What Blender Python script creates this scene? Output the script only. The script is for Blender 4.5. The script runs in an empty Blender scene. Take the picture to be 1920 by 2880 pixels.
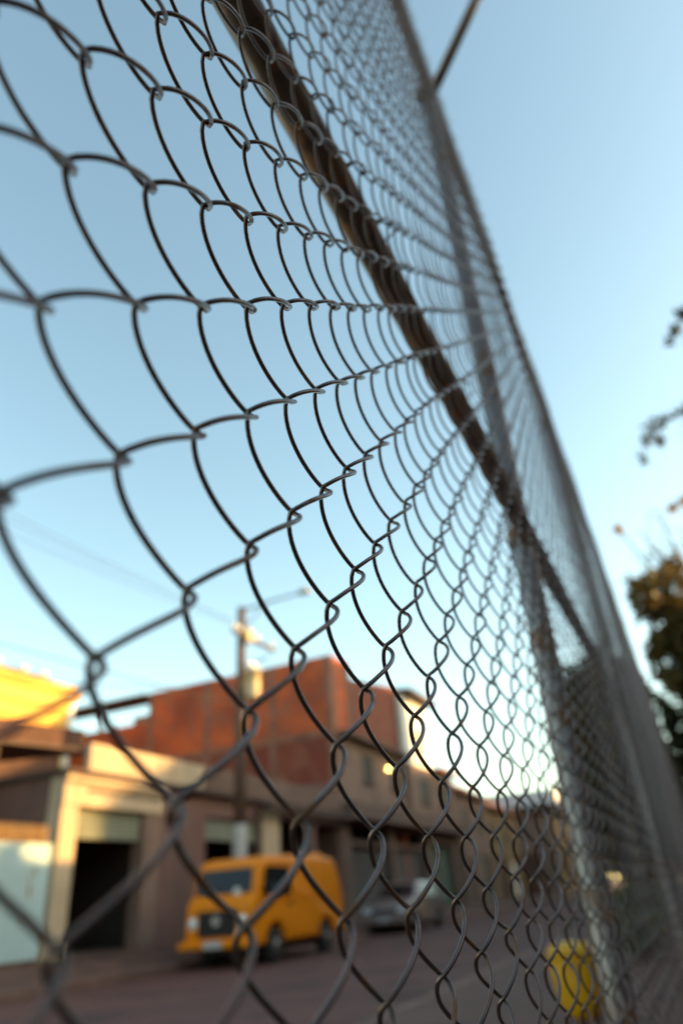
import bpy, bmesh, math, random
import numpy as np
from mathutils import Vector, Matrix

random.seed(7)
rng = np.random.default_rng(7)
scene = bpy.context.scene
col = scene.collection
rad = math.radians

# ------------------------------------------------------------------ camera
H = 1.04                      # lens height above the road
RT = ((0.4295740312, -0.9004763269, -0.0678862021),
      (0.4189191163, 0.2653140501, -0.8683980820),
      (0.7999830784, 0.3446024370, 0.4911987732))
camd = bpy.data.cameras.new('camera')
cam = bpy.data.objects.new('camera', camd)
col.objects.link(cam)
scene.camera = cam
camd.sensor_fit = 'HORIZONTAL'
camd.sensor_width = 24.0
camd.lens = 24.2
camd.clip_start = 0.02
camd.clip_end = 3000
M = Matrix(((RT[0][0], -RT[1][0], -RT[2][0], 0), (RT[0][1], -RT[1][1], -RT[2][1], 0),
            (RT[0][2], -RT[1][2], -RT[2][2], H), (0, 0, 0, 1)))
cam.matrix_world = M
camd.dof.use_dof = True
camd.dof.focus_distance = 0.385
camd.dof.aperture_fstop = 4.1
camd.dof.aperture_blades = 0

# ------------------------------------------------------------------ light
SUN = Vector((0.47, -0.88, 0.25)).normalized()      # towards the sun
world = bpy.data.worlds.new('World')
scene.world = world
world.use_nodes = True
wn = world.node_tree
bg = wn.nodes['Background']
sky = wn.nodes.new('ShaderNodeTexSky')
sky.sky_type = 'NISHITA'
sky.sun_disc = False
sky.sun_elevation = math.asin(SUN.z)
sky.sun_rotation = math.atan2(SUN.x, SUN.y)
sky.altitude = 700
sky.air_density = 1.0
sky.dust_density = 1.6
sky.ozone_density = 1.0
tint = wn.nodes.new('ShaderNodeVectorMath'); tint.operation = 'MULTIPLY'
tint.inputs[1].default_value = (1.25, 1.15, 0.845)       # white balance of the picture
hsv = wn.nodes.new('ShaderNodeHueSaturation'); hsv.inputs['Saturation'].default_value = 1.08
wn.links.new(sky.outputs[0], hsv.inputs['Color']); wn.links.new(hsv.outputs[0], tint.inputs[0]); wn.links.new(tint.outputs[0], bg.inputs[0])
bg.inputs[1].default_value = 0.13

sd = bpy.data.lights.new('sun', 'SUN')
sd.energy = 3.0
sd.angle = rad(0.6)
sd.color = (1.0, 0.60, 0.20)
sun = bpy.data.objects.new('sun', sd)
col.objects.link(sun)
sun.rotation_euler = SUN.to_track_quat('Z', 'Y').to_euler()
sun.location = (0, 0, 40)

vs = scene.view_settings
vs.view_transform = 'Standard'
vs.look = 'None'
vs.exposure = 1.94
vs.gamma = 1.0
scene.render.engine = 'CYCLES'
cy = scene.cycles
cy.use_denoising = True
cy.max_bounces = 6
cy.diffuse_bounces = 3
cy.glossy_bounces = 3
cy.transmission_bounces = 4
cy.transparent_max_bounces = 8
cy.sample_clamp_indirect = 6
cy.caustics_reflective = False
cy.caustics_refractive = False

# ------------------------------------------------------------------ materials
MATS = {}
def mat(name, c, rough=0.8, metal=0.0, var=0.15, scale=3.0, c2=None, bump=0.0, detail=6, spec=0.4, streak=0.0, coat=0.0):
    if name in MATS:
        return MATS[name]
    m = bpy.data.materials.new(name)
    m.use_nodes = True
    nt = m.node_tree; N = nt.nodes; L = nt.links
    b = N['Principled BSDF']
    b.inputs['Roughness'].default_value = rough
    b.inputs['Metallic'].default_value = metal
    b.inputs['Specular IOR Level'].default_value = spec
    if coat: b.inputs['Coat Weight'].default_value = coat
    tc = N.new('ShaderNodeTexCoord')
    nz = N.new('ShaderNodeTexNoise')
    nz.inputs['Scale'].default_value = scale
    nz.inputs['Detail'].default_value = detail
    nz.inputs['Roughness'].default_value = 0.62
    L.new(tc.outputs['Object'], nz.inputs['Vector'])
    rp = N.new('ShaderNodeValToRGB')
    a = [max(0, x * (1 - var)) for x in c] if c2 is None else list(c2)
    z = [min(1, x * (1 + var)) for x in c]
    rp.color_ramp.elements[0].position = 0.32; rp.color_ramp.elements[0].color = (*a, 1)
    rp.color_ramp.elements[1].position = 0.68; rp.color_ramp.elements[1].color = (*z, 1)
    L.new(nz.outputs['Fac'], rp.inputs['Fac'])
    out = rp.outputs['Color']
    if streak:
        mp = N.new('ShaderNodeMapping'); mp.inputs['Scale'].default_value = (1.6, 1.6, 0.18)
        n2 = N.new('ShaderNodeTexNoise'); n2.inputs['Scale'].default_value = 2.2; n2.inputs['Detail'].default_value = 8
        L.new(tc.outputs['Object'], mp.inputs['Vector']); L.new(mp.outputs[0], n2.inputs['Vector'])
        r2 = N.new('ShaderNodeValToRGB')
        r2.color_ramp.elements[0].position = 0.48; r2.color_ramp.elements[0].color = (0, 0, 0, 1)
        r2.color_ramp.elements[1].position = 0.72; r2.color_ramp.elements[1].color = (1, 1, 1, 1)
        L.new(n2.outputs['Fac'], r2.inputs['Fac'])
        mu = N.new('ShaderNodeMath'); mu.operation = 'MULTIPLY'; mu.inputs[1].default_value = streak
        L.new(r2.outputs['Color'], mu.inputs[0])
        mx = N.new('ShaderNodeMix'); mx.data_type = 'RGBA'
        mx.inputs[7].default_value = (0.09, 0.06, 0.045, 1)
        L.new(mu.outputs[0], mx.inputs[0]); L.new(out, mx.inputs[6])
        out = mx.outputs[2]
    L.new(out, b.inputs['Base Color'])
    if bump:
        bp = N.new('ShaderNodeBump'); bp.inputs['Strength'].default_value = bump; bp.inputs['Distance'].default_value = 0.02
        n3 = N.new('ShaderNodeTexNoise'); n3.inputs['Scale'].default_value = scale * 9; n3.inputs['Detail'].default_value = 5
        L.new(tc.outputs['Object'], n3.inputs['Vector'])
        L.new(n3.outputs['Fac'], bp.inputs['Height']); L.new(bp.outputs[0], b.inputs['Normal'])
    MATS[name] = m
    return m

def brick_mat(name, c1, c2, mortar, sx=1.0, stain=0.5):
    m = bpy.data.materials.new(name); m.use_nodes = True
    nt = m.node_tree; N = nt.nodes; L = nt.links
    b = N['Principled BSDF']; b.inputs['Roughness'].default_value = 0.9
    tc = N.new('ShaderNodeTexCoord'); sp = N.new('ShaderNodeSeparateXYZ'); cb = N.new('ShaderNodeCombineXYZ')
    ad = N.new('ShaderNodeMath'); ad.operation = 'ADD'
    L.new(tc.outputs['Object'], sp.inputs[0]); L.new(sp.outputs[0], ad.inputs[0]); L.new(sp.outputs[1], ad.inputs[1])
    L.new(ad.outputs[0], cb.inputs[0]); L.new(sp.outputs[2], cb.inputs[1])
    bt = N.new('ShaderNodeTexBrick')
    bt.inputs['Color1'].default_value = (*c1, 1); bt.inputs['Color2'].default_value = (*c2, 1)
    bt.inputs['Mortar'].default_value = (*mortar, 1)
    bt.inputs['Scale'].default_value = 1.0; bt.inputs['Mortar Size'].default_value = 0.012
    bt.inputs['Brick Width'].default_value = 0.29; bt.inputs['Row Height'].default_value = 0.19
    L.new(cb.outputs[0], bt.inputs['Vector'])
    nz = N.new('ShaderNodeTexNoise'); nz.inputs['Scale'].default_value = 0.55; nz.inputs['Detail'].default_value = 7
    L.new(tc.outputs['Object'], nz.inputs['Vector'])
    rp = N.new('ShaderNodeValToRGB')
    rp.color_ramp.elements[0].position = 0.40; rp.color_ramp.elements[0].color = (0, 0, 0, 1)
    rp.color_ramp.elements[1].position = 0.66; rp.color_ramp.elements[1].color = (stain, stain, stain, 1)
    L.new(nz.outputs['Fac'], rp.inputs['Fac'])
    mx = N.new('ShaderNodeMix'); mx.data_type = 'RGBA'; mx.inputs[7].default_value = (0.15, 0.024, 0.014, 1)
    L.new(rp.outputs['Color'], mx.inputs[0]); L.new(bt.outputs['Color'], mx.inputs[6])
    n2 = N.new('ShaderNodeTexNoise'); n2.inputs['Scale'].default_value = 1.1; n2.inputs['Detail'].default_value = 8; n2.inputs['Roughness'].default_value = 0.7
    L.new(tc.outputs['Object'], n2.inputs['Vector'])
    r2 = N.new('ShaderNodeValToRGB')
    r2.color_ramp.elements[0].position = 0.50; r2.color_ramp.elements[0].color = (0, 0, 0, 1)
    r2.color_ramp.elements[1].position = 0.70; r2.color_ramp.elements[1].color = (0.75, 0.75, 0.75, 1)
    L.new(n2.outputs['Fac'], r2.inputs['Fac'])
    m2 = N.new('ShaderNodeMix'); m2.data_type = 'RGBA'; m2.inputs[7].default_value = (0.26, 0.13, 0.08, 1)
    L.new(r2.outputs['Color'], m2.inputs[0]); L.new(mx.outputs[2], m2.inputs[6])
    L.new(m2.outputs[2], b.inputs['Base Color'])
    bp = N.new('ShaderNodeBump'); bp.inputs['Strength'].default_value = 0.6; bp.inputs['Distance'].default_value = 0.015
    L.new(bt.outputs['Fac'], bp.inputs['Height']); bp.invert = True
    L.new(bp.outputs[0], b.inputs['Normal'])
    MATS[name] = m
    return m

def leaf_mat(name, c, c2):
    m = bpy.data.materials.new(name); m.use_nodes = True
    nt = m.node_tree; N = nt.nodes; L = nt.links
    N.remove(N['Principled BSDF'])
    out = N['Material Output']
    gi = N.new('ShaderNodeNewGeometry')
    mx = N.new('ShaderNodeMix'); mx.data_type = 'RGBA'
    mx.inputs[6].default_value = (*c, 1); mx.inputs[7].default_value = (*c2, 1)
    L.new(gi.outputs['Random Per Island'], mx.inputs[0])
    d = N.new('ShaderNodeBsdfDiffuse'); t = N.new('ShaderNodeBsdfTranslucent'); g = N.new('ShaderNodeBsdfGlossy')
    g.inputs['Roughness'].default_value = 0.45; g.inputs['Color'].default_value = (0.5, 0.5, 0.5, 1)
    L.new(mx.outputs[2], d.inputs[0]); L.new(mx.outputs[2], t.inputs[0])
    s = N.new('ShaderNodeMixShader'); s.inputs[0].default_value = 0.38
    L.new(d.outputs[0], s.inputs[1]); L.new(t.outputs[0], s.inputs[2])
    s2 = N.new('ShaderNodeMixShader'); s2.inputs[0].default_value = 0.05
    L.new(s.outputs[0], s2.inputs[1]); L.new(g.outputs[0], s2.inputs[2])
    L.new(s2.outputs[0], out.inputs[0])
    MATS[name] = m
    return m

mat('asphalt', (0.115, 0.041, 0.031), 0.85, 0, 0.22, 0.6, bump=0.4)
mat('pavement', (0.120, 0.055, 0.038), 0.9, 0, 0.28, 0.9, bump=0.3)
mat('near_pavement', (0.115, 0.055, 0.042), 0.9, 0, 0.2, 1.2, bump=0.3)
mat('earth', (0.100, 0.070, 0.050), 0.95, 0, 0.3, 0.4)
mat('kerb', (0.170, 0.095, 0.072), 0.9, 0, 0.25, 1.5)
mat('wire_steel', (0.118, 0.086, 0.082), 0.29, 0.82, 0.2, 38.0, c2=(0.09, 0.065, 0.058), spec=0.5)
mat('rail_paint', (0.13, 0.085, 0.065), 0.38, 0.55, 0.3, 14.0, c2=(0.07, 0.042, 0.03), spec=0.5)
mat('post_steel', (0.19, 0.172, 0.18), 0.44, 0.85, 0.2, 9.0)
mat('plaster_cream', (0.500, 0.375, 0.250), 0.9, 0, 0.12, 0.9, streak=0.35)
mat('plaster_grey', (0.180, 0.095, 0.077), 0.9, 0, 0.18, 0.8, streak=0.4)
mat('plaster_beige', (0.210, 0.130, 0.100), 0.9, 0, 0.18, 0.8, streak=0.4)
mat('plaster_white', (0.78, 0.77, 0.73), 0.9, 0, 0.06, 0.8, streak=0.12)
mat('plaster_ochre', (0.240, 0.140, 0.055), 0.9, 0, 0.2, 0.8, streak=0.3)
mat('plaster_yellow', (0.80, 0.50, 0.10), 0.85, 0, 0.12, 0.7)
mat('plaster_orange', (0.72, 0.33, 0.06), 0.85, 0, 0.15, 0.7)
mat('concrete', (0.145, 0.088, 0.069), 0.92, 0, 0.22, 1.1, streak=0.4)
mat('pillar_concrete', (0.21, 0.105, 0.075), 0.92, 0, 0.3, 1.3, streak=0.5)
mat('plaster_shaded', (0.15, 0.09, 0.068), 0.9, 0, 0.25, 0.8, streak=0.5)  # beige plaster darkened: deep shade below the slab put into the colour
mat('concrete_dark', (0.075, 0.045, 0.037), 0.92, 0, 0.25, 1.1, streak=0.3)
mat('dark_wood', (0.075, 0.045, 0.03), 0.8, 0, 0.3, 4.0)
mat('brown_boards', (0.090, 0.040, 0.024), 0.85, 0, 0.3, 2.0)
mat('interior', (0.035, 0.028, 0.024), 0.95, 0, 0.2, 1.0)  # darkness inside the rooms is put into this near-black colour
mat('shutter', (0.220, 0.225, 0.165), 0.55, 0.2, 0.1, 2.0)
mat('shutter_grey', (0.055, 0.038, 0.034), 0.6, 0.2, 0.15, 2.0)
mat('shutter_green', (0.018, 0.05, 0.025), 0.6, 0.1, 0.2, 2.0)
mat('gate_paint', (0.400, 0.530, 0.535), 0.55, 0.0, 0.08, 1.2, streak=0.0)
mat('rust', (0.30, 0.17, 0.07), 0.85, 0.1, 0.4, 7.0)
mat('iron', (0.360, 0.210, 0.075), 0.6, 0.4, 0.2, 6.0)
mat('tile_orange', (0.330, 0.110, 0.040), 0.85, 0, 0.3, 2.5)
mat('roof_white', (0.500, 0.470, 0.490), 0.6, 0.1, 0.1, 0.5)
mat('roof_dark', (0.10, 0.06, 0.045), 0.8, 0, 0.3, 2.0)
mat('glass', (0.014, 0.014, 0.016), 0.16, 0, 0.05, 2.0, spec=0.35)
mat('window_glass', (0.012, 0.010, 0.009), 0.45, 0, 0.05, 2.0, spec=0.12)
mat('van_paint', (0.740, 0.215, 0.000), 0.45, 0, 0.05, 1.5, coat=0.05, spec=0.2)
mat('van_black', (0.012, 0.011, 0.012), 0.6, 0, 0.1, 2.0)
mat('tyre', (0.018, 0.016, 0.016), 0.9, 0, 0.1, 8.0)
mat('rim', (0.35, 0.33, 0.31), 0.4, 0.8, 0.15, 8.0)
mat('lamp_lens', (0.75, 0.77, 0.78), 0.12, 0.1, 0.04, 8.0, spec=0.8)
mat('amber', (0.75, 0.25, 0.02), 0.25, 0, 0.05, 8.0)
mat('red_lens', (0.45, 0.02, 0.015), 0.25, 0, 0.05, 8.0)
mat('white_plastic', (0.8, 0.8, 0.78), 0.4, 0, 0.04, 3.0)
mat('plate', (0.42, 0.42, 0.42), 0.5, 0, 0.04, 8.0)
mat('car_silver', (0.29, 0.215, 0.20), 0.32, 0.55, 0.05, 1.5, coat=0.3)
mat('bin_yellow', (0.500, 0.235, 0.000), 0.55, 0, 0.1, 4.0)
mat('bin_brown', (0.26, 0.13, 0.03), 0.7, 0, 0.2, 4.0)
mat('pole_concrete', (0.100, 0.062, 0.046), 0.9, 0, 0.2, 2.0)
mat('pole_white', (0.400, 0.360, 0.330), 0.85, 0, 0.12, 3.0)
mat('transformer', (0.42, 0.34, 0.20), 0.5, 0.2, 0.08, 2.0)
mat('cable', (0.03, 0.028, 0.028), 0.7, 0, 0.1, 2.0)
mat('bark', (0.10, 0.07, 0.05), 0.95, 0, 0.3, 5.0, bump=0.5)
def specks(name, scale, lo, hi, c, rough):
    m = MATS[name]; nt = m.node_tree; N = nt.nodes; L = nt.links; b = N['Principled BSDF']
    src = b.inputs['Base Color'].links[0].from_socket
    tc = N.new('ShaderNodeTexCoord'); nz = N.new('ShaderNodeTexNoise'); nz.inputs['Scale'].default_value = scale; nz.inputs['Detail'].default_value = 6
    L.new(tc.outputs['Object'], nz.inputs['Vector'])
    r = N.new('ShaderNodeMapRange'); r.inputs[1].default_value = lo; r.inputs[2].default_value = hi
    L.new(nz.outputs['Fac'], r.inputs[0])
    mx = N.new('ShaderNodeMix'); mx.data_type = 'RGBA'; mx.inputs[7].default_value = (*c, 1)
    L.new(r.outputs[0], mx.inputs[0]); L.new(src, mx.inputs[6]); L.new(mx.outputs[2], b.inputs['Base Color'])
    r2 = N.new('ShaderNodeMapRange'); r2.inputs[3].default_value = b.inputs['Roughness'].default_value; r2.inputs[4].default_value = rough
    L.new(r.outputs[0], r2.inputs[0]); L.new(r2.outputs[0], b.inputs['Roughness'])
specks('wire_steel', 55.0, 0.55, 0.68, (0.17, 0.085, 0.045), 0.7)
specks('rail_paint', 22.0, 0.54, 0.62, (0.24, 0.11, 0.05), 0.8)
specks('post_steel', 14.0, 0.56, 0.66, (0.22, 0.13, 0.08), 0.8)
specks('asphalt', 0.9, 0.52, 0.66, (0.062, 0.026, 0.021), 0.9)
specks('pavement', 1.7, 0.52, 0.64, (0.06, 0.032, 0.024), 0.9)
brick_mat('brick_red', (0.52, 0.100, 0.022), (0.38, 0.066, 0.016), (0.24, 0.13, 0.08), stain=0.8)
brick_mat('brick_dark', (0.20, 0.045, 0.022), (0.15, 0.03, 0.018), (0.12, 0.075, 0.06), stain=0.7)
leaf_mat('leaf_dark', (0.040, 0.048, 0.014), (0.085, 0.072, 0.018))
leaf_mat('leaf_warm', (0.050, 0.045, 0.009), (0.15, 0.085, 0.013))
leaf_mat('leaf_green', (0.045, 0.075, 0.018), (0.085, 0.11, 0.03))
leaf_mat('leaf_orange', (0.40, 0.20, 0.03), (0.55, 0.30, 0.05))

# ------------------------------------------------------------------ helpers
def link(name, me, m, parent=None, smooth=False):
    o = bpy.data.objects.new(name, me)
    if m is not None and not me.materials:
        me.materials.append(MATS[m] if isinstance(m, str) else m)
    col.objects.link(o)
    if parent is not None:
        o.parent = parent
    if smooth:
        me.polygons.foreach_set('use_smooth', [True] * len(me.polygons))
    return o

def tag(o, label=None, cat=None, group=None, kind=None):
    if label: o['label'] = label
    if cat: o['category'] = cat
    if group: o['group'] = group
    if kind: o['kind'] = kind
    return o

def empty(name, label=None, cat=None, group=None, loc=(0, 0, 0), rz=0.0):
    o = bpy.data.objects.new(name, None)
    o.empty_display_size = 0.2
    o.location = loc; o.rotation_euler = (0, 0, rz)
    col.objects.link(o)
    return tag(o, label, cat, group)

class MB:
    def __init__(self): self.v = []; self.f = []
    def add(self, vs, fs):
        n = len(self.v); self.v += [tuple(p) for p in vs]; self.f += [tuple(i + n for i in f) for f in fs]; return self
    def box(self, x0, x1, y0, y1, z0, z1):
        return self.add([(x0, y0, z0), (x1, y0, z0), (x1, y1, z0), (x0, y1, z0), (x0, y0, z1), (x1, y0, z1), (x1, y1, z1), (x0, y1, z1)],
                        [(0, 3, 2, 1), (4, 5, 6, 7), (0, 1, 5, 4), (1, 2, 6, 5), (2, 3, 7, 6), (3, 0, 4, 7)])
    def tube(self, pts, r, n=8, cap=True):
        pts = [Vector(p) for p in pts]
        rs = r if isinstance(r, (list, tuple)) else [r] * len(pts)
        vs = []; fs = []
        up = Vector((0.123, 0.31, 0.94)).normalized()
        prev = None
        for i, p in enumerate(pts):
            d = (pts[min(i + 1, len(pts) - 1)] - pts[max(i - 1, 0)]).normalized()
            if prev is None:
                a = d.cross(up)
                if a.length < 0.05: a = d.cross(Vector((1, 0, 0)))
                a.normalize()
            else:
                a = (prev - d * prev.dot(d)).normalized()
            prev = a; b = d.cross(a)
            for k in range(n):
                t = 2 * math.pi * k / n
                vs.append(p + (a * math.cos(t) + b * math.sin(t)) * rs[i])
        for i in range(len(pts) - 1):
            for k in range(n):
                k2 = (k + 1) % n
                fs.append((i * n + k, i * n + k2, (i + 1) * n + k2, (i + 1) * n + k))
        if cap:
            fs.append(tuple(reversed(range(n)))); fs.append(tuple((len(pts) - 1) * n + k for k in range(n)))
        return self.add(vs, fs)
    def lathe(self, prof, n=20, c=(0, 0, 0), axis='z'):
        vs = []; fs = []
        for r, z in prof:
            for k in range(n):
                t = 2 * math.pi * k / n
                if axis == 'z': vs.append((c[0] + r * math.cos(t), c[1] + r * math.sin(t), c[2] + z))
                else: vs.append((c[0] + r * math.cos(t), c[1] + z, c[2] + r * math.sin(t)))
        for i in range(len(prof) - 1):
            for k in range(n):
                k2 = (k + 1) % n
                fs.append((i * n + k, i * n + k2, (i + 1) * n + k2, (i + 1) * n + k))
        fs.append(tuple(reversed(range(n)))); fs.append(tuple((len(prof) - 1) * n + k for k in range(n)))
        return self.add(vs, fs)
    def build(self, name, m, parent=None, smooth=False, bevel=0.0):
        me = bpy.data.meshes.new(name)
        me.from_pydata(self.v, [], self.f)
        bm = bmesh.new(); bm.from_mesh(me)
        bmesh.ops.recalc_face_normals(bm, faces=bm.faces)
        if bevel:
            bmesh.ops.bevel(bm, geom=list(bm.edges), offset=bevel, segments=1, affect='EDGES')
        bm.to_mesh(me); bm.free()
        return link(name, me, m, parent, smooth)

def box(name, x0, x1, y0, y1, z0, z1, m, parent=None, bevel=0.0):
    return MB().box(x0, x1, y0, y1, z0, z1).build(name, m, parent, bevel=bevel)

def facade(name, a0, a1, z0, z1, p, th, holes, m, parent, axis='x'):
    """A wall with rectangular openings; axis x: spans X at Y=p..p+th, axis y: spans Y at X=p..p+th."""
    xs = sorted({a0, a1} | {h[0] for h in holes} | {h[1] for h in holes})
    b = MB()
    for i in range(len(xs) - 1):
        s, e = xs[i], xs[i + 1]
        cuts = sorted((h[2], h[3]) for h in holes if h[0] <= s and h[1] >= e)
        z = z0
        for c0, c1 in cuts + [(z1, z1)]:
            if c0 - z > 1e-4:
                if axis == 'x': b.box(s, e, p, p + th, z, c0)
                else: b.box(p, p + th, s, e, z, c0)
            z = c1
    return b.build(name, m, parent)

def window(parent, x0, x1, z0, z1, y, fm='dark_wood', sill=True, bars=1):
    b = MB(); t = 0.06
    b.box(x0, x1, y - 0.03, y + 0.06, z0, z0 + t).box(x0, x1, y - 0.03, y + 0.06, z1 - t, z1)
    b.box(x0, x0 + t, y - 0.028, y + 0.058, z0 + t, z1 - t).box(x1 - t, x1, y - 0.028, y + 0.058, z0 + t, z1 - t)
    for i in range(bars):
        xc = x0 + (x1 - x0) * (i + 1) / (bars + 1)
        b.box(xc - 0.02, xc + 0.02, y - 0.02, y + 0.04, z0 + t, z1 - t)
    w = b.build('window', fm, parent)
    box('pane', x0 + t, x1 - t, y + 0.004, y + 0.016, z0 + t, z1 - t, 'window_glass', w)
    if sill: box('sill', x0 - 0.08, x1 + 0.08, y - 0.16, y - 0.032, z0 - 0.06, z0 - 0.005, 'concrete', w)
    return w

def struct(o): o['kind'] = 'structure'; return o

# ------------------------------------------------------------------ the setting
struct(box('ground', -900, 1500, -1200, 1200, -0.4, -0.03, 'earth'))
def sheet(name, x0, x1, y0, y1, z, m, nx=60, ny=10):
    b = MB(); vs = []; fs = []
    for i in range(nx + 1):
        for j in range(ny + 1): vs.append((x0 + (x1 - x0) * i / nx, y0 + (y1 - y0) * j / ny, z))
    for i in range(nx):
        for j in range(ny):
            a = i * (ny + 1) + j; fs.append((a, a + ny + 1, a + ny + 2, a + 1))
    return b.add(vs, fs).build(name, m)
struct(sheet('road', -60, 160, 3.0, 10.5, 0.0, 'asphalt'))
struct(box('near_pavement', -60, 160, 0.30, 2.95, -0.35, 0.09, 'near_pavement'))
struct(box('near_kerb', -60, 160, 2.953, 3.12, -0.35, 0.10, 'kerb', bevel=0.015))
struct(box('court_ground', -60, 160, -40, 0.297, -0.36, 0.05, 'near_pavement'))
b = MB()
b.add([(-60, 10.603, 0.15), (160, 10.603, 0.15), (160, 12.9, 0.43), (-60, 12.9, 0.43), (-60, 10.603, -0.3), (160, 10.603, -0.3), (160, 12.9, -0.3), (-60, 12.9, -0.3)],
      [(0, 1, 2, 3), (4, 5, 1, 0), (7, 6, 5, 4), (3, 2, 6, 7), (0, 3, 7, 4), (1, 5, 6, 2)])
struct(b.build('far_pavement', 'pavement'))
struct(box('far_kerb', -60, 160, 10.42, 10.60, -0.35, 0.155, 'kerb', bevel=0.015))
struct(box('house_plots', -60, 160, 12.9, 80, -0.35, 0.42, 'earth'))

# ------------------------------------------------------------------ chain-link fence
W = 0.0746; HH = W * 0.89275
OX, OY, OZ = 0.83622625 * W, 1.79563306 * W, 1.7004254 * W + H
D1, D2, EPS, MIX, WR = 0.108 * W, 0.092 * W, 0.0022, 0.32, 0.00122
ZTOP = 3.455; ZBOT = 0.10
CX = [0.0206, -0.0708, 0.1028, -0.0524, -0.0104, -0.2231, 0.0509, -0.1196, 0.0842, 0.082]
CZ = [-0.0084, -0.0502, 0.0492, 0.0706, -0.1917, 0.1686, 0.1307, -0.2944, 0.3465, -0.2399]
def field(X, Z):
    """Sag of the hand-woven mesh (in mesh widths)."""
    xc = np.clip(X, 0.3, 6.8); zc = np.clip(Z, -2.6, 6.0)
    fade = np.exp(-((X - xc) / 3.0) ** 2 - ((Z - zc) / 3.0) ** 2)
    u = (xc - 4) / 4; v = zc / 5
    B = np.stack([np.ones_like(u), u, v, u * u, u * v, v * v, u ** 3, u * u * v, u * v * v, v ** 3], -1)
    return (B @ np.array(CX)) * fade, (B @ np.array(CZ)) * fade

def wire_path(k, seg, zb=ZBOT, zt=ZTOP):
    t0 = math.floor((zb - OZ) / (HH / 2) - k); t1 = math.floor((zt - OZ) / (HH / 2) - k)
    n = (t1 - t0) * seg
    t = t0 + np.arange(n + 1) / seg
    fl = np.floor(t / 2) * 2; ph = t - fl                     # 0..2
    tri = np.where(ph <= 1, -1 + 2 * ph, 3 - 2 * ph)
    s = (1 - MIX) * tri + MIX * (-np.cos(np.pi * ph))
    # keep the bends round
    sn = np.sin(np.pi * ph); sn = np.sign(sn) * np.abs(sn) ** 0.72
    x = W / 4 + (W / 4 + EPS) * s
    y = np.where(ph <= 1, -D1 * sn, -D2 * sn)
    z = (k + t) * HH / 2
    return x, y, z

def tube_mesh(name, P, r, sides):
    n = len(P)
    T = np.gradient(P, axis=0); T /= np.linalg.norm(T, axis=1)[:, None]
    ref = np.array([0.0, 0.2, 1.0])
    A = np.cross(T, np.array([0.0, 1.0, 0.05])); A /= np.linalg.norm(A, axis=1)[:, None]
    Bv = np.cross(T, A)
    ang = 2 * np.pi * np.arange(sides) / sides
    V = (P[:, None, :] + r * (A[:, None, :] * np.cos(ang)[None, :, None] + Bv[:, None, :] * np.sin(ang)[None, :, None])).reshape(-1, 3)
    i = np.arange(n - 1)[:, None] * sides; k = np.arange(sides)[None, :]; k2 = (k + 1) % sides
    F = np.stack([i + k, i + k2, i + sides + k2, i + sides + k], -1).reshape(-1, 4)
    return V, F

def np_mesh(name, V, F, smooth=True):
    me = bpy.data.meshes.new(name)
    me.vertices.add(len(V)); me.vertices.foreach_set('co', np.ascontiguousarray(V, dtype=np.float32).ravel())
    nf, k = F.shape
    me.loops.add(nf * k); me.loops.foreach_set('vertex_index', np.ascontiguousarray(F, dtype=np.int32).ravel())
    me.polygons.add(nf)
    me.polygons.foreach_set('loop_start', np.arange(nf, dtype=np.int32) * k)
    me.polygons.foreach_set('loop_total', np.full(nf, k, dtype=np.int32))
    if smooth: me.polygons.foreach_set('use_smooth', np.ones(nf, dtype=bool))
    me.update(calc_edges=True); me.validate()
    return me

fence = empty('chain_link_fence', 'tall chain-link fence of dark wire diamonds on a pipe frame in the foreground', 'fence', loc=(0, OY, 0))
fence.location = (0, 0, 0)
NEAR, LAST = 46, 274
for k in range(-24, NEAR):
    seg = 14 if -4 < k < 22 else 10
    x, y, z = wire_path(k, seg)
    Xl = (x + k * W / 2) / W; Zl = z / W
    dx, dz = field(Xl, Zl)
    ph = rng.uniform(0, 6.28)
    wob = 0.0006 * np.sin(z * 9 + ph) + 0.0004 * np.sin(z * 23 + 2 * ph)
    P = np.stack([OX + k * W / 2 + x + dx * W + wob, OY + y + 0.0012 * np.sin(z * 5 + ph), OZ + z + dz * W], 1)
    V, F = tube_mesh('wire', P, WR, 8 if -4 < k < 24 else 6)
    o = link('wire', np_mesh('wire', V, F), 'wire_steel', fence)
far_me = []
for v in range(3):
    x, y, z = wire_path(0, 7)
    ph = rng.uniform(0, 6.28)
    P = np.stack([x + 0.0006 * np.sin(z * 11 + ph), y + 0.002 * np.sin(z * 4 + ph), z], 1)
    V, F = tube_mesh('wire', P, WR, 5)
    me = np_mesh('wire', V, F); me.materials.append(MATS['wire_steel']); far_me.append(me)
for k in range(NEAR, LAST):
    o = link('wire', far_me[k % 3], None, fence)
    o.location = (OX + k * W / 2, OY + 0.004 * math.sin(k * 0.21), OZ + (k % 2) * HH / 2)
VV = []; FF = []; off = 0
for k in range(LAST, 620):
    x, y, z = wire_path(0, 3)
    P = np.stack([OX + k * W / 2 + x, OY + y, OZ + z + (k % 2) * HH / 2], 1)
    V, F = tube_mesh('w', P, WR, 3)
    VV.append(V); FF.append(F + off); off += len(V)
o = link('distant_wires', np_mesh('distant_wires', np.concatenate(VV), np.concatenate(FF)), 'wire_steel', fence)
o['kind'] = 'stuff'

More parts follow.
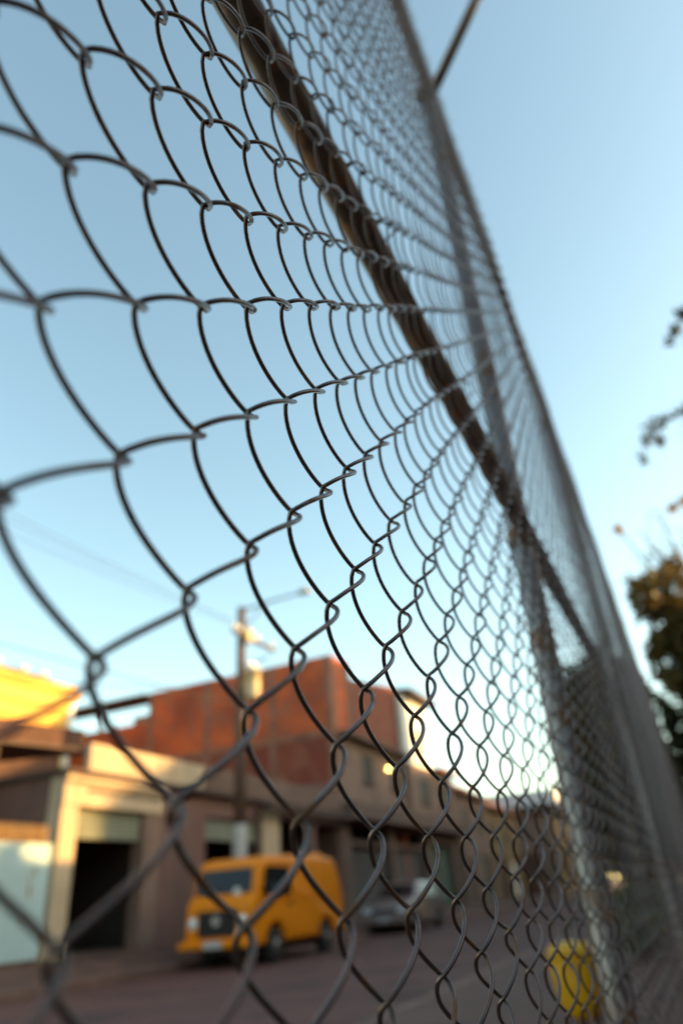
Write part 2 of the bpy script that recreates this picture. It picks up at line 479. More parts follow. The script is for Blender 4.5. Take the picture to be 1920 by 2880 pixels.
RY = OY + D2 + 0.022
def pipe(name, a, b_, r, m, parent, n=16):
    a = Vector(a); b_ = Vector(b_)
    pts = [a.lerp(b_, i / 6) for i in range(7)]
    return MB().tube(pts, r, n).build(name, m, parent, smooth=True)
pipe('middle_rail', (-0.8, RY, H + 0.655), (23.3, RY, H + 0.665), 0.0185, 'rail_paint', fence)
pipe('top_rail', (-0.8, RY, H + 2.43), (23.3, RY, H + 2.43), 0.021, 'rail_paint', fence)
for zc, rr in ((H + 0.657, 0.0185), (H + 2.43, 0.021)):
    for i in range(14):
        xt = 0.16 + i * 0.335 + random.uniform(-.03, .03); tl = random.uniform(-.012, .012)
        pts = [(xt + tl * math.sin(a_), RY - 0.004 + (rr + 0.0045) * math.sin(a_) * (1.25 if math.sin(a_) < 0 else 1.0), zc + (rr + 0.0025) * math.cos(a_)) for a_ in [2 * math.pi * j / 18 for j in range(20)]]
        MB().tube(pts, 0.0011, 6).build('wire_tie', 'wire_steel', fence, True)
PY = RY + 0.012
for i, px in enumerate([-0.80, 1.40, 3.65, 6.6, 9.6, 12.6, 15.6, 18.6, 21.6]):
    lean = 0.07 if i == 1 else random.uniform(-0.01, 0.01)
    p_ = pipe('post', (px - lean, PY + 0.012, 0.0), (px + lean, PY, H + 2.50), 0.025 if i == 1 else 0.022, 'post_steel', fence, 20)
    MB().lathe([(0.030, 0), (0.030, 0.02), (0.022, 0.035), (0.006, 0.042)], 16, (px + lean, PY, H + 2.50)).build('cap', 'post_steel', p_, smooth=True)
    box('base_plate', px - lean - 0.07, px - lean + 0.07, PY - 0.058, PY + 0.082, 0.0515, 0.062, 'post_steel', p_)
    for zc in (0.66, 2.43):
        MB().lathe([(0.033, -0.018), (0.033, 0.018)], 16, (px + lean * (zc / 1.2 - 0.7) * 0.4, PY + 0.004, H + zc)).build('clamp', 'rail_paint', p_)
MB().tube([(1.46, PY - 0.01, H + 2.44), (1.46, PY - 0.55, H + 3.42)], 0.019, 14).build('slanted_arm', 'rail_paint', fence, smooth=True)

# ------------------------------------------------------------------ low shop building with the open garage
shop = empty('garage_shop', 'low shop with an open dark garage under a sunlit cream lintel', 'building', loc=(0, 0, 0))
facade('wall', 15.6, 26.5, 0.2, 3.93, 12.52, 0.25, [(17.65, 20.55, 0.2, 3.38), (21.75, 23.95, 0.2, 3.55), (24.45, 26.35, 0.2, 3.55)], 'plaster_grey', shop)
box('gate_pillar', 12.15, 12.66, 12.42, 12.85, 0.2, 3.30, 'plaster_cream', shop, 0.015)
box('gate_pillar', 14.98, 15.598, 12.46, 12.85, 0.2, 3.30, 'plaster_beige', shop, 0.015)
lt = box('lintel', 12.15, 15.598, 12.40, 12.85, 3.302, 3.93, 'plaster_cream', shop, 0.015)
box('moulding', 12.10, 15.64, 12.30, 12.398, 3.80, 3.925, 'plaster_cream', lt, 0.01)
for i in range(22):
    box('vent_slot', 12.85 + i * 0.12, 12.92 + i * 0.12, 12.385, 12.398, 3.60, 3.70, 'interior', lt)
# rolled shutters, corrugated
def shutter(x0, x1, z0, z1, y, m, parent, name='roller_shutter', n=None):
    n = n or max(4, int((z1 - z0) / 0.09)); b = MB()
    for i in range(n):
        za = z0 + (z1 - z0) * i / n; zb = z0 + (z1 - z0) * (i + 1) / n
        b.add([(x0, y, za), (x1, y, za), (x1, y - 0.025, (za + zb) / 2), (x0, y - 0.025, (za + zb) / 2), (x1, y, zb), (x0, y, zb)], [(0, 1, 2, 3), (3, 2, 4, 5)])
    return b.build(name, m, parent)
shutter(12.66, 14.98, 2.66, 3.30, 12.62, 'shutter', shop)
shutter(17.65, 20.55, 2.80, 3.38, 12.66, 'shutter', shop)
box('side_wall', 12.15, 12.40, 12.851, 22.0, 0.2, 3.93, 'plaster_grey', shop)
box('rear_wall', 12.15, 26.5, 22.0, 22.25, 0.2, 3.93, 'plaster_grey', shop)
for x in (15.3, 21.1):
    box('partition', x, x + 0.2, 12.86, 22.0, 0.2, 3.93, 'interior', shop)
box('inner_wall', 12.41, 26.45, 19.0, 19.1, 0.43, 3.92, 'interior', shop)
box('roof_slab', 12.05, 26.48, 12.25, 22.3, 3.935, 4.06, 'concrete_dark', shop)
box('parapet', 12.72, 17.2, 12.30, 12.46, 4.062, 4.68, 'plaster_cream', shop, 0.012)
box('parapet', 17.203, 26.47, 12.33, 12.46, 4.062, 4.72, 'concrete', shop, 0.012)
box('column', 20.62, 21.68, 12.44, 12.518, 0.3, 3.93, 'plaster_cream', shop, 0.01)
box('awning', 20.2, 26.4, 11.9, 12.24, 3.72, 3.86, 'concrete_dark', shop, 0.01)
# things stored in the garage
dr = MB().lathe([(0.28, 0), (0.29, 0.02), (0.28, 0.28), (0.30, 0.30), (0.28, 0.32), (0.28, 0.58), (0.30, 0.60), (0.28, 0.62), (0.29, 0.87), (0.26, 0.88)], 24, (14.2, 15.2, 0.43)).build('steel_drum', 'rust', None, True)
tag(dr, 'rusty drum standing inside the open garage', 'drum')
cr = empty('wooden_crate', 'wooden crate on the floor of the open garage', 'crate')
for i in range(5): box('board', 13.0, 13.9, 16.2, 16.23, 0.45 + i * 0.17, 0.59 + i * 0.17, 'brown_boards', cr)
for x in (13.0, 13.86): box('post', x, x + 0.04, 16.24, 16.9, 0.44, 1.3, 'dark_wood', cr)

# gate with spikes on the left
gate = empty('metal_gate', 'pale blue sheet-metal gate with rust stains and a row of iron spikes', 'gate')
for i in range(3):
    x0 = 6.6 + i * 1.83
    box('gate_leaf', x0, x0 + 1.82, 12.50, 12.54, 0.44, 2.52, 'gate_paint', gate, 0.006)
box('gate_frame', 6.6, 12.10, 12.545, 12.60, 2.44, 2.53, 'iron', gate)
box('gate_frame', 6.6, 12.10, 12.545, 12.60, 0.40, 0.47, 'iron', gate)
for i in range(54):
    x = 6.65 + i * 0.10
    MB().tube([(x, 12.57, 2.535), (x, 12.57, 2.80), (x, 12.57, 2.90)], [0.02, 0.02, 0.003], 5).build('spike', 'iron', gate)
for (x, z, w_, h_) in ((11.62, 1.62, 0.10, 0.30), (11.7, 2.0, 0.08, 0.22), (11.55, 1.15, 0.16, 0.10), (10.85, 1.42, 0.16, 0.22), (11.6, 1.85, 0.05, 0.30)):
    n = 14
    vs_ = [(x + w_ / 2 * math.cos(2 * math.pi * i / n) * random.uniform(.6, 1), 12.497, z + h_ / 2 * math.sin(2 * math.pi * i / n) * random.uniform(.6, 1)) for i in range(n)]
    MB().add(vs_ + [(a, 12.4995, c) for a, _, c in vs_], [tuple(range(n))] + [(i, (i + 1) % n, n + (i + 1) % n, n + i) for i in range(n)]).build('rust_patch', 'rust', gate)

# low house behind the gate
lh = empty('carport_house', 'brown boarded carport house in deep shade behind the pale gate', 'building')
MB().add([(3.6, 19.0, 0.3), (12.1, 19.0, 0.3), (12.1, 19.2, 0.3), (3.6, 19.2, 0.3), (3.6, 19.0, 4.80), (12.1, 19.0, 5.25), (12.1, 19.2, 5.25), (3.6, 19.2, 4.80)],
         [(0, 3, 2, 1), (4, 5, 6, 7), (0, 1, 5, 4), (1, 2, 6, 5), (2, 3, 7, 6), (3, 0, 4, 7)]).build('rear_wall', 'brown_boards', lh)
b = MB()
for i in range(34):
    x = 4.0 + i * 0.33; zt = 4.62 + 0.13 * (x - 4) * 0.5
    b.box(x, x + 0.315, 15.0, 15.04 + 0.01 * (i % 2), 4.55 + 0.06 * (x - 4), 5.1 + 0.06 * (x - 4))
b.build('fascia_boards', 'brown_boards', lh)
b = MB(); b.add([(3.6, 14.6, 4.45), (15.4, 14.6, 5.12), (15.4, 20, 5.5), (3.6, 20, 4.9), (3.6, 14.6, 4.53), (15.4, 14.6, 5.20), (15.4, 20, 5.58), (3.6, 20, 4.98)],
              [(0, 3, 2, 1), (4, 5, 6, 7), (0, 1, 5, 4), (1, 2, 6, 5), (2, 3, 7, 6), (3, 0, 4, 7)])
b.build('roof', 'roof_dark', lh)
box('terrace_wall', 9.0, 19.5, 20.3, 20.5, 4.065, 6.35, 'brown_boards', lh)
for x in (4.0, 7.4, 10.6, 12.0): box('post', x, x + 0.16, 14.7, 14.86, 0.4, 4.45 + 0.055 * (x - 3.6), 'dark_wood', lh)
for x in (5.5, 8.8, 11.2): box('beam', x, x + 0.12, 14.9, 19.0, 4.18 + 0.03 * (x - 4), 4.36 + 0.03 * (x - 4), 'dark_wood', lh)
box('door', 8.6, 9.5, 18.93, 18.998, 0.43, 2.6, 'dark_wood', lh)
window(lh, 10.2, 11.4, 1.6, 2.8, 18.93)

# ------------------------------------------------------------------ brick house
bh = empty('brick_house', 'unfinished red brick house of three storeys with grey concrete pillars and bands', 'building')
XB = 26.5
# side wall towards the camera
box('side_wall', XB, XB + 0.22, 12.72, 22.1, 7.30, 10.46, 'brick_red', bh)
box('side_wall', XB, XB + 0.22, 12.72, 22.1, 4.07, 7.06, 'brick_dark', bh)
box('side_wall', XB + 0.01, XB + 0.22, 12.78, 22.1, 0.3, 4.06, 'plaster_grey', bh)
box('concrete_band', XB - 0.03, XB + 0.24, 12.50, 22.12, 7.063, 7.297, 'pillar_concrete', bh, 0.01)
for y in (12.50, 15.3, 18.75, 21.95):
    box('pillar', XB - 0.025, XB + 0.25, y, y + 0.30, 7.30, 10.47, 'pillar_concrete', bh, 0.01)
    box('pillar', XB - 0.025, XB + 0.25, y, y + 0.30, 4.065, 7.06, 'pillar_concrete', bh, 0.01)
box('plaster_strip', XB - 0.012, XB - 0.001, 12.81, 21.94, 4.08, 5.25, 'plaster_grey', bh)
# veranda at the rear
box('low_wall', XB, XB + 0.2, 22.26, 27.6, 4.07, 9.1, 'brick_red', bh)
vr = box('veranda_roof', XB - 0.35, XB + 1.2, 22.28, 28.2, 10.30, 10.40, 'roof_dark', bh)
for y in (25.2, 27.4): box('veranda_post', XB + 0.03, XB + 0.17, y, y + 0.14, 9.103, 10.277, 'dark_wood', bh)
box('water_tank_wall', XB + 0.05, XB + 0.2, 22.27, 23.2, 9.105, 9.45, 'plaster_beige', bh)
# street front
box('front_wall', XB + 0.25, 28.42, 12.53, 12.75, 7.30, 10.50, 'brick_red', bh)
MB().add([(28.423, 12.56, 7.30), (34.4, 12.56, 7.30), (34.4, 12.76, 7.30), (28.423, 12.76, 7.30), (28.423, 12.56, 9.82), (34.4, 12.56, 10.72), (34.4, 12.76, 10.72), (28.423, 12.76, 9.82)],
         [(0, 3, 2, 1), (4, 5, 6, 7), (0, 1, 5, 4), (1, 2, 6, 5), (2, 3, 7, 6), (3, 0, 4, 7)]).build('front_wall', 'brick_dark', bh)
facade('front_wall', XB + 0.25, 34.4, 4.45, 7.05, 12.55, 0.22, [(29.2, 30.4, 5.45, 6.65), (32.4, 33.7, 5.45, 6.65)], 'plaster_beige', bh)
box('pillar', 28.0, 28.40, 12.48, 12.528, 7.31, 10.56, 'concrete', bh)
box('pillar', 33.95, 34.3, 12.50, 12.558, 7.31, 10.60, 'concrete', bh)
box('floor_band', XB + 0.26, 34.42, 12.05, 12.545, 7.06, 7.24, 'roof_dark', bh, 0.01)
box('balcony_slab', XB + 0.0, 42.0, 11.85, 12.60, 3.82, 4.44, 'concrete', bh, 0.015)
window(bh, 29.2, 30.4, 5.45, 6.65, 12.60); window(bh, 32.4, 33.7, 5.45, 6.65, 12.60)
facade('ground_floor_wall', XB + 0.25, 41.9, 0.3, 3.80, 12.56, 0.25, [(27.5, 31.8, 0.3, 2.95), (27.5, 31.8, 3.12, 3.7), (32.35, 36.4, 0.3, 2.95), (32.35, 36.4, 3.12, 3.7), (37.2, 41.0, 0.3, 3.3)], 'plaster_shaded', bh)
shutter(27.5, 31.8, 0.35, 2.95, 12.78, 'shutter_grey', bh)
shutter(32.35, 36.4, 0.35, 2.95, 12.78, 'shutter_grey', bh)
shutter(37.2, 41.0, 0.35, 3.3, 12.78, 'shutter_green', bh)
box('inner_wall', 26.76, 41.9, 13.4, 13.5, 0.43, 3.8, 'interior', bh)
box('roof_slab', XB + 0.26, 28.4, 12.8, 21.9, 10.30, 10.44, 'concrete', bh)
box('roof_slab', 28.43, 34.1, 12.8, 21.9, 9.60, 9.74, 'concrete', bh)
box('step_wall', 28.2, 28.40, 12.76, 21.9, 9.3, 10.298, 'brick_red', bh)
box('party_wall', 34.18, 34.4, 12.76, 22.0, 0.3, 10.5, 'brick_red', bh)
box('rear_wall', XB + 0.23, 34.2, 21.9, 22.1, 0.3, 10.3, 'brick_red', bh)
gl = MB().lathe([(0.02, -.08), (0.065, -.05), (0.085, 0), (0.065, .05), (0.02, .08)], 14, (32.0, 12.38, 6.30)).build('sun_glint', None, bh, True)  # added glowing globe standing in for a yellow sun glint, not a lamp
m = bpy.data.materials.new('glint_glow'); m.use_nodes = True
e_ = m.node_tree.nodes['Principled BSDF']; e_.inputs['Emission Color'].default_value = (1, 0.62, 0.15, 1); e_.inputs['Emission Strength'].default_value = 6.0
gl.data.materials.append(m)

# ------------------------------------------------------------------ white house and the houses farther down
wh = empty('white_house', 'white plastered house with a dark overhanging roof next to the brick house', 'building')
facade('wall', 34.45, 38.3, 6.9, 10.35, 12.30, 0.25, [(35.9, 36.7, 7.6, 8.7)], 'plaster_white', wh)
facade('wall', 34.45, 41.95, 4.45, 6.895, 12.32, 0.25, [(36.0, 37.4, 5.1, 6.3), (39.2, 40.4, 5.1, 6.3)], 'plaster_beige', wh)
box('side_wall', 38.08, 38.3, 12.551, 20, 6.9, 10.35, 'plaster_white', wh)
box('side_wall', 41.72, 41.95, 12.571, 20, 4.45, 6.895, 'plaster_beige', wh)
box('rear_wall', 34.45, 41.95, 20.0, 20.2, 0.3, 6.9, 'plaster_beige', wh)
window(wh, 35.9, 36.7, 7.6, 8.7, 12.34); window(wh, 36.0, 37.4, 5.1, 6.3, 12.36); window(wh, 39.2, 40.4, 5.1, 6.3, 12.36)
b = MB(); b.add([(34.5, 11.7, 10.352), (38.9, 11.7, 10.352), (38.9, 20.3, 11.4), (34.5, 20.3, 11.4), (34.5, 11.7, 10.60), (38.9, 11.7, 10.60), (38.9, 20.3, 11.65), (34.5, 20.3, 11.65)],
              [(0, 3, 2, 1), (4, 5, 6, 7), (0, 1, 5, 4), (1, 2, 6, 5), (2, 3, 7, 6), (3, 0, 4, 7)])
b.build('roof', 'roof_dark', wh)
b = MB(); b.add([(38.4, 11.8, 6.9), (42.2, 11.8, 6.9), (42.2, 20.3, 8.3), (38.4, 20.3, 8.3), (38.4, 11.8, 7.05), (42.2, 11.8, 7.05), (42.2, 20.3, 8.45), (38.4, 20.3, 8.45)],
              [(0, 3, 2, 1), (4, 5, 6, 7), (0, 1, 5, 4), (1, 2, 6, 5), (2, 3, 7, 6), (3, 0, 4, 7)])
b.build('roof', 'tile_orange', wh)

def gable_house(name, label, x0, x1, y0, y1, zt, ridge, wm, rm, doors, wins, group=None):
    r = empty(name, label, 'house', group)
    holes = [(d[0], d[1], 0.3, d[2]) for d in doors] + [(w[0], w[1], w[2], w[3]) for w in wins]
    facade('wall', x0, x1, 0.3, zt, y0, 0.22, holes, wm, r)
    for d in doors: box('door', d[0], d[1], y0 + 0.1, y0 + 0.14, 0.32, d[2], d[3], r)
    for w in wins: window(r, *w, y0 + 0.06)
    for x in (x0, x1 - 0.22): box('side_wall', x, x + 0.22, y0 + 0.221, y1, 0.3, zt, wm, r)
    box('rear_wall', x0, x1, y1 + 0.001, y1 + 0.2, 0.3, zt, wm, r)
    ym = (y0 + y1) / 2; o_ = 0.45
    for s in (0, 1):
        ya = y0 - o_ if s == 0 else y1 + 0.2 + o_
        b = MB(); za = zt - 0.15
        b.add([(x0 - 0.3, ya, za), (x1 + 0.3, ya, za), (x1 + 0.3, ym, ridge), (x0 - 0.3, ym, ridge), (x0 - 0.3, ya, za + 0.14), (x1 + 0.3, ya, za + 0.14), (x1 + 0.3, ym, ridge + 0.14), (x0 - 0.3, ym, ridge + 0.14)],
              [(0, 3, 2, 1), (4, 5, 6, 7), (0, 1, 5, 4), (1, 2, 6, 5), (2, 3, 7, 6), (3, 0, 4, 7)])
        b.build('roof_slope', rm, r)
    for x in (x0 + 0.002, x1 - 0.222):
        MB().add([(x, y0, zt), (x, y1 + 0.2, zt), (x, ym, ridge - 0.02), (x + 0.22, y0, zt), (x + 0.22, y1 + 0.2, zt), (x + 0.22, ym, ridge - 0.02)],
                 [(0, 1, 2), (3, 5, 4), (0, 3, 4, 1), (1, 4, 5, 2), (2, 5, 3, 0)]).build('gable', 'brick_red', r)
    return r
gable_house('tiled_house', 'grey house with an orange tiled roof beyond the white house', 42.4, 49.0, 12.4, 19.4, 6.3, 8.2, 'plaster_beige', 'tile_orange',
            [(43.2, 44.3, 2.7, 'dark_wood'), (45.6, 48.2, 2.9, 'shutter_grey')], [(43.2, 44.6, 4.2, 5.4), (46.4, 47.6, 4.2, 5.4)])
gable_house('ochre_house', 'ochre house with a pale door farther down the street', 49.4, 58.5, 12.7, 20.0, 6.0, 8.0, 'plaster_ochre', 'tile_orange',
            [(51.0, 53.6, 2.9, 'brown_boards'), (55.2, 56.6, 2.7, 'white_plastic')], [(50.5, 51.8, 4.0, 5.2), (54.2, 55.6, 4.0, 5.2)])
sh = empty('white_roofed_shed', 'long shed with a pale metal roof edge closing the far end of the street', 'shed')
box('wall', 64.0, 64.3, 10.9, 26, 0.2, 6.3, 'plaster_beige', sh)
box('wall', 64.31, 84, 10.9, 11.2, 0.2, 6.3, 'plaster_ochre', sh)
box('roof', 63.2, 85, 10.2, 27, 6.9, 8.05, 'roof_white', sh, 0.02)
box('roof_soffit', 63.5, 84.5, 10.5, 26.6, 6.305, 6.897, 'dark_wood', sh)
box('door', 63.93, 63.998, 12.4, 15.4, 0.25, 3.4, 'brown_boards', sh)
box('door', 63.93, 63.998, 17.4, 18.4, 0.25, 2.6, 'dark_wood', sh)
window(sh, 66, 68, 2, 3.5, 10.86, sill=False)

# ------------------------------------------------------------------ yellow house behind, in the sun
yh = empty('yellow_house', 'yellow house with orange stripes glowing in low sun above the carport', 'building')
yb = 26.0
box('wall', 12.0, 25.4, yb, yb + 8, 0.4, 11.0, 'plaster_yellow', yh)
for z in (8.05, 8.95, 9.7):
    box('orange_stripe', 12.0, 25.38, yb - 0.03, yb - 0.002, z, z + 0.28, 'plaster_orange', yh)
box('cornice', 11.9, 25.5, yb - 0.14, yb + 8.1, 10.62, 11.06, 'plaster_orange', yh, 0.02)
box('corner_trim', 25.08, 25.42, yb - 0.045, yb - 0.004, 1.0, 10.6, 'plaster_white', yh)
box('roof_ridge', 15.0, 24.4, yb + 0.6, yb + 6.6, 11.063, 11.5, 'roof_dark', yh, 0.05)
window(yh, 17.0, 18.4, 8.5, 9.6, yb - 0.02)
for i, (x, z) in enumerate(((20.8, 11.065), (22.3, 11.065), (23.5, 11.065), (23.9, 8.45))):  # white shapes added to catch the sun as bright glints
    if z > 11:
        v_ = MB().lathe([(0.06, 0), (0.06, 0.25), (0.17, 0.28), (0.20, 0.36), (0.13, 0.46), (0.02, 0.50)], 14, (x, yb + 0.25, z)).build('glint_cap', 'white_plastic', yh, True)
    else:
        MB().lathe([(0.02, -.17), (0.14, -.12), (0.19, 0), (0.14, .12), (0.02, .17)], 14, (x, yb - 0.22, z)).build('glint_globe', 'white_plastic', yh, True)

# ------------------------------------------------------------------ unseen buildings added on the near side to shade the street
ch = empty('shade_hall', 'unseen long hall added behind the court to shade the fence and street', 'building')  # unseen hall, its two heights set by where its shadow falls
box('wall', -14, 19.0, -15, -7.0, 0.05, 5.75, 'plaster_beige', ch)
box('roof', -14.4, 18.99, -15.4, -6.7, 5.753, 5.92, 'roof_dark', ch)
box('wall', 19.003, 33, -15, -7.0, 0.05, 7.45, 'plaster_beige', ch)
box('roof', 18.6, 33.4, -15.4, -6.7, 7.453, 7.62, 'roof_dark', ch)
for i in range(11): window(ch, -12 + i * 4, -10 + i * 4, 2.2, 4.2, -7.06, sill=False)
box('door', 10.5, 12.0, -6.998, -6.93, 0.06, 2.4, 'dark_wood', ch)
ap = empty('shade_block', 'unseen tall plain block added on the near side to shade the facades opposite', 'building')  # unseen block, added to cast the slanting shade edge across the street
box('wall', 37.4, 46.2, -32, -8.0, 0.05, 15.9, 'plaster_beige', ap)
box('roof', 37.2, 46.4, -32.2, -7.8, 15.903, 16.1, 'concrete', ap)
for f_ in range(5):
    for i in range(3):
        w_ = MB().box(38.4 + i * 2.7, 39.9 + i * 2.7, -7.995, -7.93, 1.6 + f_ * 2.9, 2.9 + f_ * 2.9).build('window', 'glass', ap)

rw = empty('shade_row', 'unseen long row added farther along the near side to shade the far houses', 'building')  # unseen row, added to keep the farther houses out of the sun
box('wall', 46.8, 96, -17, -8.3, 0.05, 12.3, 'plaster_beige', rw)
box('roof', 46.7, 96.3, -17.3, -8.0, 12.303, 12.5, 'roof_dark', rw)
for i in range(12): window(rw, 48.5 + i * 4, 50 + i * 4, 5.2, 6.8, -8.36, sill=False)

# ------------------------------------------------------------------ utility pole
PX, PYY = 17.05, 11.0
pole = empty('utility_pole', 'concrete utility pole with a transformer and a long street-lamp arm behind the yellow van', 'utility pole')
MB().tube([(PX, PYY, 0.2), (PX, PYY, 1.5), (PX, PYY, 3.0)], [0.195, 0.19, 0.185], 14).build('painted_foot', 'pole_white', pole, True)
MB().tube([(PX, PYY, 3.0), (PX + 0.02, PYY, 6.0), (PX + 0.05, PYY, 9.2)], [0.18, 0.155, 0.125], 14).build('shaft', 'pole_concrete', pole, True)
la = MB().tube([(PX + 0.05, PYY, 9.10), (PX + 0.14, PYY - 1.0, 9.22), (PX + 0.22, PYY - 1.95, 9.28)], [0.035, 0.035, 0.03], 8).build('lamp_arm', 'post_steel', pole, True)
box('lamp_head', PX + 0.12, PX + 0.36, PYY - 2.30, PYY - 1.93, 9.24, 9.36, 'transformer', la, 0.03)
MB().tube([(PX + 0.05, PYY, 8.45), (PX + 0.13, PYY - 0.85, 9.18)], 0.022, 6).build('arm_stay', 'post_steel', pole)
c1 = box('crossarm', PX - 0.7, PX + 1.75, PYY - 0.22, PYY - 0.12, 8.16, 8.28, 'dark_wood', pole, 0.01)
for y in (-0.6, -0.3, 0.7, 1.6): MB().lathe([(0.03, 0), (0.07, 0.04), (0.04, 0.09), (0.07, 0.13), (0.02, 0.2)], 10, (PX + y, PYY - 0.17, 8.282)).build('insulator', 'lamp_lens', c1, True)
MB().tube([(PX + 0.05, PYY - 0.1, 7.3), (PX + 0.1, PYY - 0.9, 7.45)], 0.03, 6).build('secondary_arm', 'dark_wood', pole)
box('junction_box', PX - 0.16, PX + 0.16, PYY - 0.36, PYY - 0.13, 8.02, 8.42, 'transformer', pole, 0.02)
tr = MB().lathe([(0.05, 0), (0.23, 0.02), (0.23, 0.05), (0.21, 0.07), (0.21, 0.78), (0.24, 0.80), (0.24, 0.86), (0.10, 0.92)], 20, (PX - 0.05, PYY - 0.46, 6.25)).build('transformer_can', 'transformer', pole, True)
for a_ in (-0.12, 0.0, 0.12): MB().lathe([(0.025, 0), (0.05, 0.05), (0.03, 0.09), (0.05, 0.13), (0.015, 0.22)], 8, (PX - 0.05 + a_, PYY - 0.46, 7.165)).build('bushing', 'lamp_lens', tr, True)
box('bracket', PX - 0.12, PX + 0.12, PYY - 0.22, PYY - 0.11, 6.55, 6.95, 'iron', pole)

def cable(a, b_, sag, r, label):
    a = Vector(a); b_ = Vector(b_); pts = []
    for i in range(25):
        t = i / 24; p_ = a.lerp(b_, t); p_.z -= sag * 4 * t * (1 - t); pts.append(p_)
    o_ = MB().tube(pts, r, 5).build('power_cable', 'cable', None, True)
    return tag(o_, label, 'cable', 'power cables strung along the street')
cable((PX - 0.6, PYY - 0.17, 8.49), (-30, PYY - 0.9, 9.6), 0.8, 0.007, 'thin power cable from the outer pole insulator, sagging across the left sky')
cable((PX - 0.3, PYY - 0.17, 8.49), (-30, PYY - 0.4, 9.3), 0.9, 0.007, 'thin power cable from the second pole insulator, running left')
cable((PX + 0.7, PYY - 0.17, 8.49), (-30, PYY + 0.6, 9.0), 1.0, 0.007, 'thin power cable from the third pole insulator, running left')
cable((PX, PYY - 0.16, 6.1), (-30, PYY - 0.2, 6.6), 0.9, 0.014, 'thick telephone cable low on the pole, running left over the garage')
cable((PX, PYY - 0.16, 5.9), (52, PYY - 0.2, 6.6), 0.9, 0.014, 'thick telephone cable low on the pole, running right down the street')
cable((PX + 1.6, PYY - 0.17, 8.49), (52, PYY - 0.9, 8.5), 0.8, 0.007, 'thin power cable from the pole top, running right down the street')
cable((PX, PYY, 6.4), (26.45, 16.0, 9.9), 0.3, 0.013, 'service cable from the pole to the brick house wall')
cable((PX, PYY, 6.7), (16.0, 26.0, 10.4), 0.4, 0.013, 'service cable from the pole to the yellow house')

# ------------------------------------------------------------------ vehicles
def pillow(name, prof, width, r, m, parent, tum=None, nseg=4, flip=True):
    """Side profile (x,z) extruded across the width with rounded shoulders; tum(z) narrows the upper body."""
    P = np.array(prof, float); n = len(P)
    nx = np.roll(P, -1, 0) - np.roll(P, 1, 0)
    nrm = np.stack([nx[:, 1], -nx[:, 0]], 1); nrm /= np.linalg.norm(nrm, axis=1)[:, None] + 1e-9
    area = 0.5 * np.sum(P[:, 0] * np.roll(P[:, 1], -1) - np.roll(P[:, 0], -1) * P[:, 1])
    if area < 0: nrm = -nrm
    layers = []
    for i in range(nseg + 1):
        a = math.pi / 2 * (1 - i / nseg); layers.append((-(width / 2 - r + r * math.sin(a)), r * (1 - math.cos(a))))
    layers += [(0.0, 0.0)]
    layers += [(-y, ins) for y, ins in reversed(layers[:-1])]
    vs_ = []
    for y, ins in layers:
        Q = P - nrm * ins
        for (x, z) in Q:
            vs_.append((x, y * (tum(x, z) if tum else 1.0), z))
    fs = []
    for i in range(len(layers) - 1):
        for k in range(n):
            k2 = (k + 1) % n; fs.append((i * n + k, i * n + k2, (i + 1) * n + k2, (i + 1) * n + k))
    fs.append(tuple(range(n))); fs.append(tuple(reversed([(len(layers) - 1) * n + k for k in range(n)])))
    return MB().add(vs_, fs).build(name, m, parent, smooth=False)

def arch(xc, r, z0, n=10):
    return [(xc + r * math.cos(math.pi * i / n), z0 + r * math.sin(math.pi * i / n)) for i in range(n + 1)]

def wheel(parent, x, y, r, w, side):
    w_ = MB().lathe([(r * 0.62, -w / 2), (r * 0.93, -w / 2), (r, -w / 2 + 0.03), (r, w / 2 - 0.03), (r * 0.93, w / 2), (r * 0.62, w / 2)], 28, (x, y, r), 'y').build('wheel', 'tyre', parent, True)
    s = side
    MB().lathe([(r * 0.05, s * (w / 2 + 0.012)), (r * 0.30, s * (w / 2 + 0.01)), (r * 0.36, s * (w / 2 - 0.02)), (r * 0.58, s * (w / 2 - 0.02)), (r * 0.64, s * (w / 2 + 0.006)), (r * 0.64, s * (w / 2 - 0.06))], 24, (x, y, r), 'y').build('rim', 'rim', w_, True)
    return w_

def poly_panel(name, pts, nrm, th, m, parent):
    pts = [Vector(p) for p in pts]; nrm = Vector(nrm).normalized() * th; n = len(pts)
    vs_ = pts + [p + nrm for p in pts]
    fs = [tuple(range(n)), tuple(reversed(range(n, 2 * n)))] + [(i, (i + 1) % n, n + (i + 1) % n, n + i) for i in range(n)]
    return MB().add(vs_, fs).build(name, m, parent)

# van: local +x is forward, rear bumper at x=0
van = empty('yellow_van', 'yellow panel van with a black grille parked facing left beside the far kerb', 'van', loc=(18.32, 9.53, 0), rz=math.pi)
LV, WV = 4.42, 1.74
prof = [(0.06, 0.52), (0.03, 0.9), (0.05, 1.2), (0.12, 1.62), (0.24, 1.92), (0.42, 2.04), (1.4, 2.085), (2.8, 2.06), (3.6, 2.04), (3.88, 1.98), (4.02, 1.87),
        (4.22, 1.28), (4.31, 1.23), (4.37, 1.13), (4.39, 1.0), (4.40, 0.75), (4.40, 0.46), (4.2, 0.36)]
prof += [(3.84, 0.36)] + arch(3.42, 0.37, 0.36)[1:-1] + [(3.04, 0.36), (1.40, 0.36)] + arch(1.02, 0.37, 0.36)[1:-1] + [(0.62, 0.38), (0.2, 0.44)]
belt = 1.18
def vt(x, z):
    t = 1.0 if z < belt else 1.0 - 0.10 * ((z - belt) / 0.9)
    if x > 3.6 and z > 0.4: t *= 1 - 0.05 * max(0, (x - 3.6) / 0.8)
    return t
body = pillow('body', prof, WV, 0.10, 'van_paint', van, vt, 4)
for s in (-1, 1):
    for x in (1.02, 3.42): wheel(van, x, s * (WV / 2 - 0.12), 0.325, 0.19, s)
